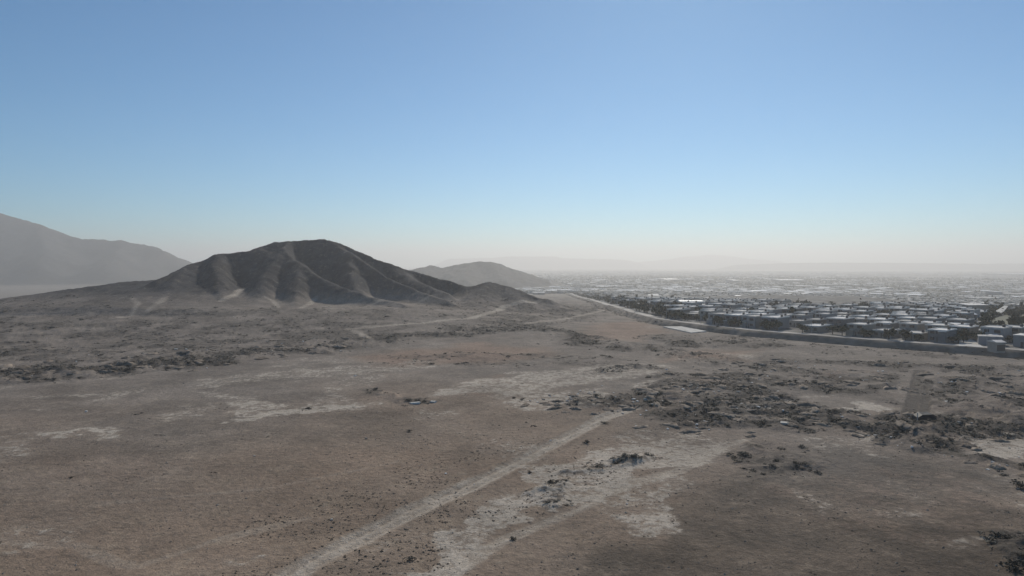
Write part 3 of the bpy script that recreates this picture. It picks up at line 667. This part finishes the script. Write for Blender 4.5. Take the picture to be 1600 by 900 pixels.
# ------------------------------------------------------------------ plants and rubble templates
def clump(n, rx, rz, leaf, seed, zmin=0.0, shell=.55):
    """n leafy faces spread through a dome: verts, quad faces"""
    g = np.random.default_rng(seed); V, F = [], []
    lob = g.normal(0, .45, (5, 3)) * [rx, rx, rz * .3] + [0, 0, rz * .5]; lr = g.uniform(.45, .8, 5)
    for i in range(n):
        k = g.integers(5); dv = g.normal(size=3); dv /= np.linalg.norm(dv); dv *= (shell + (1 - shell) * g.random())
        c = lob[k] + dv * lr[k] * np.array([rx, rx, rz * .62]); c[2] = max(c[2], zmin + leaf * .2)
        a = g.normal(size=3); a /= np.linalg.norm(a); b = np.cross(a, g.normal(size=3)); b /= np.linalg.norm(b)
        s = leaf * g.uniform(.6, 1.4); q = len(V)
        V += [c - a * s * .5 - b * s * .35, c + a * s * .5 - b * s * .3, c + a * s * .4 + b * s * .4, c - a * s * .45 + b * s * .3]; F.append((q, q + 1, q + 2, q + 3))
    return np.array(V), np.array(F)
LEAF = tint_mat('creosote_leaves', (.098, .088, .070), .4, 3, per_object=.35)
TWIG = tint_mat('twig_bark', (.085, .068, .052), .2, 5)
TREEL = tint_mat('tree_leaves', (.050, .060, .035), .35, 2, per_object=.35)
BARK = tint_mat('trunk_bark', (.10, .08, .06), .2, 4)
def tube(p0, p1, r0, r1, n=5):
    p0, p1 = np.array(p0, float), np.array(p1, float); d = p1 - p0; d /= np.linalg.norm(d); u = np.cross(d, [.3, .9, .1]); u /= np.linalg.norm(u); v = np.cross(d, u)
    a = np.arange(n) * 2 * math.pi / n; c = np.cos(a)[:, None] * u + np.sin(a)[:, None] * v
    V = np.vstack([p0 + c * r0, p1 + c * r1]); F = [(i, (i + 1) % n, n + (i + 1) % n, n + i) for i in range(n)]
    return V, np.array(F)
def join(parts):
    V, F, k = [], [], 0
    for v, f in parts: V.append(v); F.append(f + k); k += len(v)
    return np.vstack(V), np.vstack(F)
SHRUBS = []
for k in range(6):
    V, F = clump(130, .9, .95, .20, 300 + k, shell=.35); fol = np_mesh('foliage', V, F, LEAF)
    g = random.Random(k); V, F = join([tube((0, 0, -.15), (g.uniform(-.6, .6), g.uniform(-.6, .6), g.uniform(.5, .9)), .035, .012, 4) for _ in range(7)])
    SHRUBS.append([('foliage', fol), ('stems', np_mesh('stems', V, F, TWIG))])
SHRUB_LO = [clump(13, .95, .9, .52, 400 + k, shell=.3) for k in range(6)]
TREES = []
for k in range(4):
    V, F = clump(120, 1.7, 2.6, .8, 500 + k); V = V + [0, 0, 1.5]; crown = np_mesh('crown', V, F, TREEL)
    g = random.Random(50 + k); prt = [tube((0, 0, -.3), (0, 0, 2.0), .2, .14, 6)] + [tube((0, 0, 1.6), (g.uniform(-1, 1), g.uniform(-1, 1), 3.2), .1, .04, 5) for _ in range(4)]
    V, F = join(prt); TREES.append([('crown', crown), ('trunk', np_mesh('trunk', V, F, BARK))])
def heap(seed, n=18, m=7):
    """lumpy dumped heap, radius about 1, height about 0.5"""
    g = np.random.default_rng(seed); V, F = [], []
    rad = 1 + .22 * np.convolve(np.tile(g.normal(size=n), 3), [.5, .7, .5], 'same')[n:2 * n]
    for j in range(m):
        t = j / (m - 1)
        for i in range(n):
            a = 2 * math.pi * i / n; r = (1 - t ** 1.6) * rad[i] * (1 + .10 * g.normal()) + .02
            hgt = (.30 * math.sin(min(t * 1.25, 1) * 1.5708) + .055 * g.normal() * min(1, 3 * t)); V.append((r * math.cos(a), r * math.sin(a) * .8, hgt - .12 * (1 - t)))
    for j in range(m - 1):
        for i in range(n): F.append((j * n + i, j * n + (i + 1) % n, (j + 1) * n + (i + 1) % n, (j + 1) * n + i))
    return np.array(V), np.array(F)
HEAPM = tint_mat('dumped_earth', (.225, .182, .142), .4, 2.5, per_object=.35)
HEAPS = [np_mesh('heap', *heap(600 + k), HEAPM, True) for k in range(6)]
def chunk(seed):
    g = np.random.default_rng(seed); v = BOXV - [0, 0, .5]; return v + g.normal(0, .12, v.shape), BOXF
CHUNKS = [chunk(700 + k) for k in range(5)]
def scatter_mesh(name, temps, x, y, z, sx, sy, sz, rz, mat, tint=None, tilt=None):
    Vs, Fs, Ts, k = [], [], [], 0
    which = rng.integers(len(temps), size=len(x))
    for q, (tv, tf) in enumerate(temps):
        i = np.where(which == q)[0]
        if not len(i): continue
        c, s = np.cos(rz[i])[:, None], np.sin(rz[i])[:, None]; X = tv[None, :, 0] * sx[i][:, None]; Y = tv[None, :, 1] * sy[i][:, None]
        v = np.stack([X * c - Y * s + x[i][:, None], X * s + Y * c + y[i][:, None], tv[None, :, 2] * sz[i][:, None] + z[i][:, None]], -1)
        f = tf[None] + (np.arange(len(i)) * len(tv))[:, None, None] + k
        Vs.append(v.reshape(-1, 3)); Fs.append(f.reshape(-1, tf.shape[1])); k += v.shape[0] * v.shape[1]
        if tint is not None: Ts.append(np.repeat(tint[i], len(tv), axis=0))
    return np_mesh(name, np.vstack(Vs), np.vstack(Fs), mat, False, {'tint': np.vstack(Ts)} if tint is not None else None)

# ------------------------------------------------------------------ scrub
def sample_area(n, dmin, dmax, power=1.0):
    """random ground points in the country in front of the camera; uniform over the area for power 2"""
    d = (dmin ** power + rng.random(n) * (dmax ** power - dmin ** power)) ** (1 / power); a = rng.uniform(R(-43), R(43), n)
    return d * np.sin(a), d * np.cos(a)
x, y = sample_area(200000, 70, 660, 1.4)
m = scrub_mask(x, y); patch = sstep(.40, .60, fbm(x, y, 11, 3, 71)); dens = m * (.12 + .95 * patch)
keep = (rng.random(len(x)) < dens * .52 * (1 + 1.3 * sstep(.7, .95, m))) & (city_sd(x, y) > 4) & (track_mask(x, y) < .3)
x, y = x[keep], y[keep]
xb, yb = sample_area(2500, 90, 700, 1.6); kb = (rng.random(len(xb)) < .07) & (np.hypot(xb, yb) > 150) & (city_sd(xb, yb) > 4) & (track_mask(xb, yb) < .2); x, y = np.r_[x, xb[kb]], np.r_[y, yb[kb]]
z = surf(x, y); size = np.clip(rng.lognormal(-.8, .42, len(x)), .2, 1.25)
ppx, ppy = proj(x, y, z); inside = (ppx > -5) & (ppx < 1605) & (ppy < 905) & (ppy > 440)
app = np.where(inside, size / np.hypot(x, y), 0); order = np.argsort(-app); pick = order[:280]; restm = np.ones(len(x), bool); restm[pick] = False
def zone_words(px, py):
    if py > 800: return 'in the thicket at the lower right corner', 'bushes at the lower right corner'
    if py > 690 and px > 1380: return 'in the scrub strip along the right edge', 'bushes of the right edge strip'
    if py > 700 and px < 1050: return 'on the dark scrub patches inside the pale sand', 'bushes on the patches in the sand'
    if py > 695: return 'in the broken patch right of the faint second track', 'bushes right of the second track'
    if px > 1240: return 'in the rough dark ground near the wheel ruts', 'bushes near the wheel ruts'
    if px > 985: return 'among the rubble where the track ends', 'bushes among the rubble'
    if px > 700: return 'along the sandy streaks in the middle distance', 'bushes along the sandy streaks'
    return 'in the dark scrub belt on the left below the hill', 'bushes of the scrub belt below the hill'
cnt = {}
for i in sorted(pick, key=lambda q: ppx[q]):
    w, gname = zone_words(ppx[i], ppy[i]); cnt[w] = cnt.get(w, 0) + 1
    e = place_kit(SHRUBS[rnd.randrange(6)], 'desert_bush', (x[i], y[i], z[i] - .03), rnd.uniform(0, 6.28)); e.scale = (size[i] * rnd.uniform(1.0, 1.8), size[i] * rnd.uniform(.9, 1.5), size[i] * rnd.uniform(.35, .62))
    tag(e, f'{ordinal(cnt[w])} bush from left {w}', 'bush', gname)
i = restm; nr_ = int(i.sum()); print('shrubs', len(x), nr_)
me = scatter_mesh('scrub', SHRUB_LO, x[i], y[i], z[i] - .05, size[i] * rng.uniform(1.0, 2.4, nr_), size[i] * rng.uniform(1.0, 2.0, nr_), size[i] * rng.uniform(.32, .62, nr_), rng.uniform(0, 6.28, nr_), LEAF)
tag(link('scrub', me), 'low dark desert scrub spread over the plain below the hill', 'scrub', kind='stuff')
# weeds along the bank of the housing estate
_i = rng.integers(0, _n, 1500); _o = rng.choice([.5, -.8, -2.2, -3.4, -5.0, -7.0], 1500, p=[.08, .12, .22, .26, .2, .12]) + rng.normal(0, .5, 1500); _k = fbm(_P[_i, 0], _P[_i, 1], 22, 2, 66) > .46; _i, _o = _i[_k], _o[_k]
_q = _P[_i] + _N[_i] * _o[:, None]; _z = np.where(_o > -4.6, _m[_i] + np.interp(_o, [-4.6, -3.2, -1.4, .2, 1.0], [-1.9, -1.0, .4, 1.85, 2.04]), -99); _z = np.maximum(_z, surf(_q[:, 0], _q[:, 1])); n = len(_i); _s = rng.uniform(.35, 1.1, n)
tag(link('bank_weeds', scatter_mesh('bank_weeds', SHRUB_LO, _q[:, 0], _q[:, 1], _z - .05, _s * 1.5, _s * 1.4, _s * .7, rng.uniform(0, 6, n), LEAF)), 'dry weeds growing on the bank below the perimeter road', 'weeds', kind='stuff')
# lone bushes one can point to
for px, py, s, lab in ((918, 692, 1.35, 'lone round dark bush right of the pale diagonal track'), (640, 674, 1.0, 'small lone dark bush on the bare plain left of the track'), (802, 625, 1.1, 'black little bush at the left end of the rubble line'),
                       (1592, 768, 2.2, 'dark reddish bush at the right edge below the scrub strip'), (1588, 893, 2.4, 'large black bush cut off by the lower right corner'), (111, 751, .6, 'tiny dark bush alone on the left foreground'), (822, 660, .5, 'tiny dark bush beside the upper end of the track'),
                       (803, 842, .9, 'low dark bush on the far pale streak near the bottom'), (640, 875, 1.0, 'low dark bush in the sand near the bottom edge'), (828, 738, .8, 'dark low bush on the sand left of the scrub patches')):
    p = G(px, py); e = place_kit(SHRUBS[rnd.randrange(6)], 'desert_bush', (*p, float(surf(*p)[0]) - .03), rnd.uniform(0, 6)); s *= .62; e.scale = (s * 1.3, s * 1.1, s * .8)
    tag(e, lab, 'bush')
# dry tufts on the near sand
x, y = sample_area(44000, 60, 190, 1.2); f = fbm(x, y, 14, 3, 333); tuft_zone = GS([(180, 920), (330, 830), (520, 770), (740, 700), (860, 690), (1000, 740), (800, 850), (700, 930)])
tz = 1 - sstep(-4, 5, poly_sd(x, y, tuft_zone)); keep = rng.random(len(x)) < (.04 + .38 * tz) * sstep(.42, .58, f); keep &= track_mask(x, y) < .25
x, y = x[keep], y[keep]; n = len(x); s = rng.uniform(.06, .17, n); print('tufts', n)
me = scatter_mesh('dry_tufts', [clump(7, 1., .8, 1.0, 800 + k) for k in range(4)], x, y, surf(x, y), s * 1.3, s * 1.3, s * .8, rng.uniform(0, 6, n), tint_mat('dry_grass', (.145, .118, .088), .3, 2))
tag(link('dry_tufts', me), 'small dry tufts sprinkled over the near sand', 'tufts', kind='stuff')

x, y = sample_area(34000, 60, 170, 1.25); keep = rng.random(len(x)) < .22 + .5 * sstep(.48, .62, fbm(x, y, 9, 3, 444)); x, y = x[keep], y[keep]; n = len(x); print('stones', n)
s = np.clip(rng.lognormal(-2.35, .45, n), .05, .32); g = rng.choice([.10, .15, .21, .30], n, p=[.35, .3, .25, .1]); tint = np.stack([g * 1.12, g, g * .86], -1)
def pebble(seed):
    q = np.random.default_rng(seed); v = np.array([(1, 0, 0), (0, 1, 0), (-1, 0, 0), (0, -1, 0), (0, 0, .8), (0, 0, -.4)], float) * .6; return v + q.normal(0, .1, v.shape), np.array([(0, 1, 4), (1, 2, 4), (2, 3, 4), (3, 0, 4), (1, 0, 5), (2, 1, 5), (3, 2, 5), (0, 3, 5)])
me = scatter_mesh('stones', [pebble(40 + k) for k in range(5)], x, y, surf(x, y) + s * .1, s * rng.uniform(.8, 1.8, n), s, s * rng.uniform(.5, 1.0, n), rng.uniform(0, 6, n), attr_mat('stone'), tint)
tag(link('stones', me), 'loose stones lying over the near plain', 'stones', kind='stuff')

# ------------------------------------------------------------------ rubble: heaps and pale lumps
RUB = [(zone([(985, 655), (1010, 668), (1160, 680), (1250, 676), (1250, 640), (1200, 606), (1060, 602), (1000, 620)]), 1.0), (zone([(800, 634), (850, 644), (985, 650), (1000, 622), (900, 612)]), .8),
       (zone([(1240, 650), (1330, 690), (1420, 706), (1500, 716), (1600, 770), (1700, 760), (1500, 660), (1400, 640)]), .55), (zone([(1000, 600), (1400, 615), (1600, 625), (1600, 575), (1200, 560), (1050, 570)]), .35),
       (zone([(0, 598), (300, 580), (560, 550), (640, 520), (300, 540), (0, 565)]), .3), (zone([(1555, 905), (1570, 880), (1640, 880), (1640, 910)]), .8)]
def rub_mask(x, y):
    m = np.zeros(len(x))
    for p, s in RUB: m = np.maximum(m, s * (1 - sstep(-2, 4, poly_sd(x, y, p))))
    return m
x, y = sample_area(22000, 70, 330, 1.5); keep = (rng.random(len(x)) < rub_mask(x, y) * .16) & (city_sd(x, y) > 5); x, y = x[keep], y[keep]
z = surf(x, y); sz = np.clip(rng.lognormal(.3, .35, len(x)), .6, 2.6); sz = np.minimum(sz, np.hypot(x, y) * .0095); ppx, ppy = proj(x, y, z); inside = (ppx > -5) & (ppx < 1605) & (ppy < 905); app = np.where(inside, sz / np.hypot(x, y), 0)
order = np.argsort(-app)[:220]; print('heaps', len(x))
cnt = {}
for i in sorted(order, key=lambda q: ppx[q]):
    if app[i] == 0: continue
    o = link('rubble_heap', HEAPS[rnd.randrange(6)], loc=(x[i], y[i], z[i] - .05), rz=rnd.uniform(0, 6.28), sc=(sz[i] * rnd.uniform(.9, 1.7), sz[i], sz[i] * rnd.uniform(.7, 1.2)))
    w, gname = zone_words(ppx[i], ppy[i]); cnt[w] = cnt.get(w, 0) + 1; tag(o, f'{ordinal(cnt[w])} earth heap from left {w}', 'rubble heap', gname.replace('bushes', 'heaps'))
x, y = sample_area(60000, 66, 430, 1.3); keep = (rng.random(len(x)) < (rub_mask(x, y) * .30 * sstep(.42, .62, fbm(x, y, 7, 2, 909)) + .0012)) & (city_sd(x, y) > 3); x, y = x[keep], y[keep]; n = len(x); print('lumps', n)
s = np.clip(rng.lognormal(-1.3, .45, n), .1, .7); s = np.minimum(s, np.hypot(x, y) * .0030); g = rng.choice([.16, .3, .45, .65], n, p=[.25, .25, .27, .23]); tint = np.stack([g * 1.03, g, g * .95], -1)
me = scatter_mesh('rubble', CHUNKS, x, y, surf(x, y) + s * .15, s * rng.uniform(.7, 1.8, n), s, s * rng.uniform(.35, .7, n), rng.uniform(0, 6, n), attr_mat('broken_concrete'), tint)
tag(link('rubble', me), 'loose pale and dark rubble lumps strewn over the waste ground', 'rubble', kind='stuff')
# dark collapsed hut by the ruts, and a few pieces of litter
p = np.array(G(1444, 661)); zz = float(surf(*p)[0])
DARKT = tint_mat('black_tarpaulin', (.018, .020, .024), .3, 1.5, rough=.6)
V = [(-2.6, -1.2, -.1), (2.5, -1.0, -.1), (2.7, 1.3, -.1), (-2.2, 1.4, -.1), (-2.2, -1.0, .9), (-1.0, -.9, 1.5), (1.6, -.8, 1.55), (2.1, -.7, 1.2), (2.2, 1.0, 1.3), (1.4, 1.0, 1.75), (-.8, 1.1, 1.8), (-1.9, 1.1, 1.1)]
F = [(0, 1, 7, 6, 5, 4), (1, 2, 8, 7), (2, 3, 11, 10, 9, 8), (3, 0, 4, 11), (4, 5, 10, 11), (5, 6, 9, 10), (6, 7, 8, 9)]
e = place_kit([('tarpaulin', pyd('tarpaulin', V, F, DARKT)), ('sill_board', pyd('sill_board', *boxes([(-2.0, 1.6, -1.75, -1.4, -.05, .22)]), CONC)), ('corner_post', pyd('corner_post', *boxes([(-2.4, -2.25, -1.2, -1.05, -.1, 2.0)]), CONC))], 'hut', (*p, zz), .05)
tag(e, 'low black tarpaulin-covered hut at the near end of the wheel ruts', 'hut')
for px, py, sx, lab in ((1226, 668, 1.3, 'white square slab of debris at the right end of the rubble'), (897, 622, .7, 'bright white lump on the rubble line'), (1478, 634, .8, 'white bit of debris on the dark ground right of the hut'), (648, 633, 1.6, 'pale broken slab on the bare plain in mid picture'), (677, 630, 1.0, 'pale small slab right of the broken slab on the bare plain'), (1010, 568 + 60, .7, 'white lump at the upper left of the rubble')):
    p = G(px, py); c = chunk(int(px)); V = c[0] * [sx * 1.6, sx, .35]; o = link('debris_slab', pyd('debris_slab', V, c[1], CONC), loc=(*p, float(surf(*p)[0]) + .12), rz=rnd.uniform(0, 3)); tag(o, lab, 'debris')

# ------------------------------------------------------------------ trees of the estate
xs_, ys_ = [], []
while len(xs_) < 15000:
    d = 300 + 4700 * rnd.random() ** 1.15; a = R(rnd.uniform(2, 41)); xs_.append(d * math.sin(a)); ys_.append(d * math.cos(a))
tx, ty = np.array(xs_), np.array(ys_)
add = []
for poly, n in ((PARK, 60), (bend, 330), (MOUND, 40)):
    lo, hi = poly.min(0), poly.max(0); c = rng.uniform(lo, hi, (n * 4, 2)); c = c[poly_sd(c[:, 0], c[:, 1], poly) < 0][:n]; add.append(c)
# the belt of gardens and hedges between the front road and the first houses
L0 = resample(EDGE, 6.5); T = np.gradient(L0, axis=0); T /= np.linalg.norm(T, axis=1)[:, None]; Nn = np.stack([-T[:, 1], T[:, 0]], -1)
L0, Nn = np.vstack([L0, L0]), np.vstack([Nn, Nn]); belt = L0 + Nn * rng.uniform(8.4, 12.5, (len(L0), 1)) + rng.uniform(-2, 2, L0.shape); belt = belt[(rng.random(len(belt)) < .62) & (belt[:, 1] < 560)]
pb = proj(belt[:, 0], belt[:, 1], 2.)[0]; belt = belt[(pb < 1495)]; add.append(belt)
add = np.vstack(add); tx, ty = np.r_[tx, add[:, 0]], np.r_[ty, add[:, 1]]
hx = np.array([(c['x'], c['y']) for c in cand if c['d'] < 700]); free = np.ones(len(tx), bool)
for q in range(len(tx)):
    if math.hypot(tx[q], ty[q]) < 690:
        dv = hx - [tx[q], ty[q]]; free[q] = np.min(np.maximum(np.abs(dv @ ax) / 4.9, np.abs(dv @ nx_) / 7.8)) > 1
in_belt = np.arange(len(tx)) >= len(xs_); keep = free & (city_sd(tx, ty) < -8) & (in_belt | (np.hypot(tx, ty) > 900) | (rng.random(len(tx)) < .38)); tx, ty = tx[keep], ty[keep]; tsz = np.clip(rng.lognormal(-.1, .3, len(tx)), .5, 1.7)
tp = proj(tx, ty, 3. + macro(tx, ty)); vis_t = (tp[0] > -5) & (tp[0] < 1605); od = np.argsort(np.where(vis_t, np.hypot(tx, ty), 1e9)); near_t = od[:280]; rm = np.ones(len(tx), bool); rm[near_t] = False
def tree_words(px, py):
    if px > 1490: return 'around the grassy field at the right edge of the estate', 'trees around the field'
    if px < 1060: return 'in the wooded corner beside the bend of the perimeter road', 'trees at the road bend'
    return 'between the front houses of the estate', 'trees between the front houses'
cnt = {}
for i in sorted(near_t, key=lambda q: tp[0][q]):
    w, gname = tree_words(tp[0][i], tp[1][i]); e = place_kit(TREES[rnd.randrange(4)], 'street_tree', (tx[i], ty[i], 2.0 + float(macro(tx[i], ty[i]))), rnd.uniform(0, 6)); s = tsz[i]; e.scale = (s * 1.1, s * 1.1, s * rnd.uniform(.85, 1.15)); cnt[w] = cnt.get(w, 0) + 1
    tag(e, f'{ordinal(cnt[w])} tree from left {w}', 'tree', gname)
n = int(rm.sum()); TL = []
for k in range(4): V, F = clump(10, 2.0, 3.2, 1.9, 900 + k); TL.append((V + [0, 0, .6], F))
tsz = np.where(np.hypot(tx, ty) > 1500, tsz * (1 + (np.hypot(tx, ty) - 1500) / 3500), tsz)
me = scatter_mesh('city_trees', TL, tx[rm], ty[rm], 2.0 + macro(tx[rm], ty[rm]), tsz[rm] * 1.1, tsz[rm] * 1.1, tsz[rm], rng.uniform(0, 6, n), TREEL)
tag(link('city_trees', me), 'far dark trees dotted between the houses of the city', 'trees', kind='stuff')
# grass field and mound inside the estate
FIELD = tint_mat('dry_field', (.16, .155, .11), .25, .15)
fp = GS([(1530, 514), (1550, 500), (1578, 495), (1700, 495), (1700, 520), (1590, 519)], 2.0); tag(link('field', prism('field', fp, 1.8, 2.06, FIELD)), kind='structure')
mc = MOUND.mean(0); gx, gy = np.meshgrid(np.linspace(-1, 1, 40), np.linspace(-1, 1, 24)); ex = np.ptp(MOUND[:, 0]) * .5; ey = np.ptp(MOUND[:, 1]) * .42
hh = np.clip(1 - gx ** 2 - gy ** 2, 0, 1) ** .7 * 6.0 * (.8 + .4 * fbm(gx * 10, gy * 10, 4, 3, 5)) - .3
V = np.stack([gx.ravel() * ex, gy.ravel() * ey, hh.ravel()], -1); nV = len(V)
o = link('mound', np_mesh('mound', V, grid_faces(24, 40), SOIL, True, {'soil': np.tile([.1, 0, .3, 0], (nV, 1)), 'zone': np.tile([.2, .9, 1, 0], (nV, 1))}), loc=(*mc, 2.0 + float(macro(*mc)))); tag(o, kind='structure')
# street lamps along the perimeter road
LAMPM = tint_mat('galvanised_steel', (.35, .35, .36), .05, 3, rough=.5, spec=.4)
pole = np_mesh('pole', *tube((0, 0, 0), (0, 0, 7.5), .11, .07, 6), LAMPM); arm = np_mesh('arm', *tube((0, 0, 7.35), (0, -1.8, 7.9), .05, .04, 5), LAMPM); V, F = boxes([(-.16, .16, -2.3, -1.7, 7.84, 7.98)]); head = np_mesh('lamp_head', V, F, LAMPM)
Lp = resample(EDGE, 36); T = np.gradient(Lp, axis=0); T /= np.linalg.norm(T, axis=1)[:, None]; Nn = np.stack([-T[:, 1], T[:, 0]], -1); Lp2 = Lp + Nn * 7.4; k = 0
for q in range(len(Lp2)):
    px, py = proj(Lp2[q, 0], Lp2[q, 1], 2.)
    if 930 < px < 1605 and Lp2[q, 1] < 620:
        k += 1; e = place_kit([('pole', pole), ('arm', arm), ('lamp_head', head)], 'street_lamp', (*Lp2[q], 2.0 + float(macro(*Lp2[q]))), math.atan2(T[q, 1], T[q, 0])); tag(e, f'thin grey street lamp, {ordinal(k)} from the far end of the perimeter road', 'street lamp', 'street lamps of the perimeter road')

# ------------------------------------------------------------------ haze
V, F = boxes([(-18500, 18500, -18500, 18500, -66, 316)])
hz = bpy.data.materials.new('haze_air'); hz.use_nodes = True; nt = hz.node_tree; nt.nodes.clear()
out = nt.nodes.new('ShaderNodeOutputMaterial'); pv = nt.nodes.new('ShaderNodeVolumePrincipled')
pv.inputs['Color'].default_value = (.99, .97, .94, 1); pv.inputs['Density'].default_value = HAZE_DENSITY; pv.inputs['Anisotropy'].default_value = HAZE_G
nt.links.new(pv.outputs[0], out.inputs['Volume'])
tag(link('haze', pyd('haze', V, F, hz)), 'pale dusty haze lying over the plain', 'haze', kind='stuff')
scene.cycles.use_denoising = True
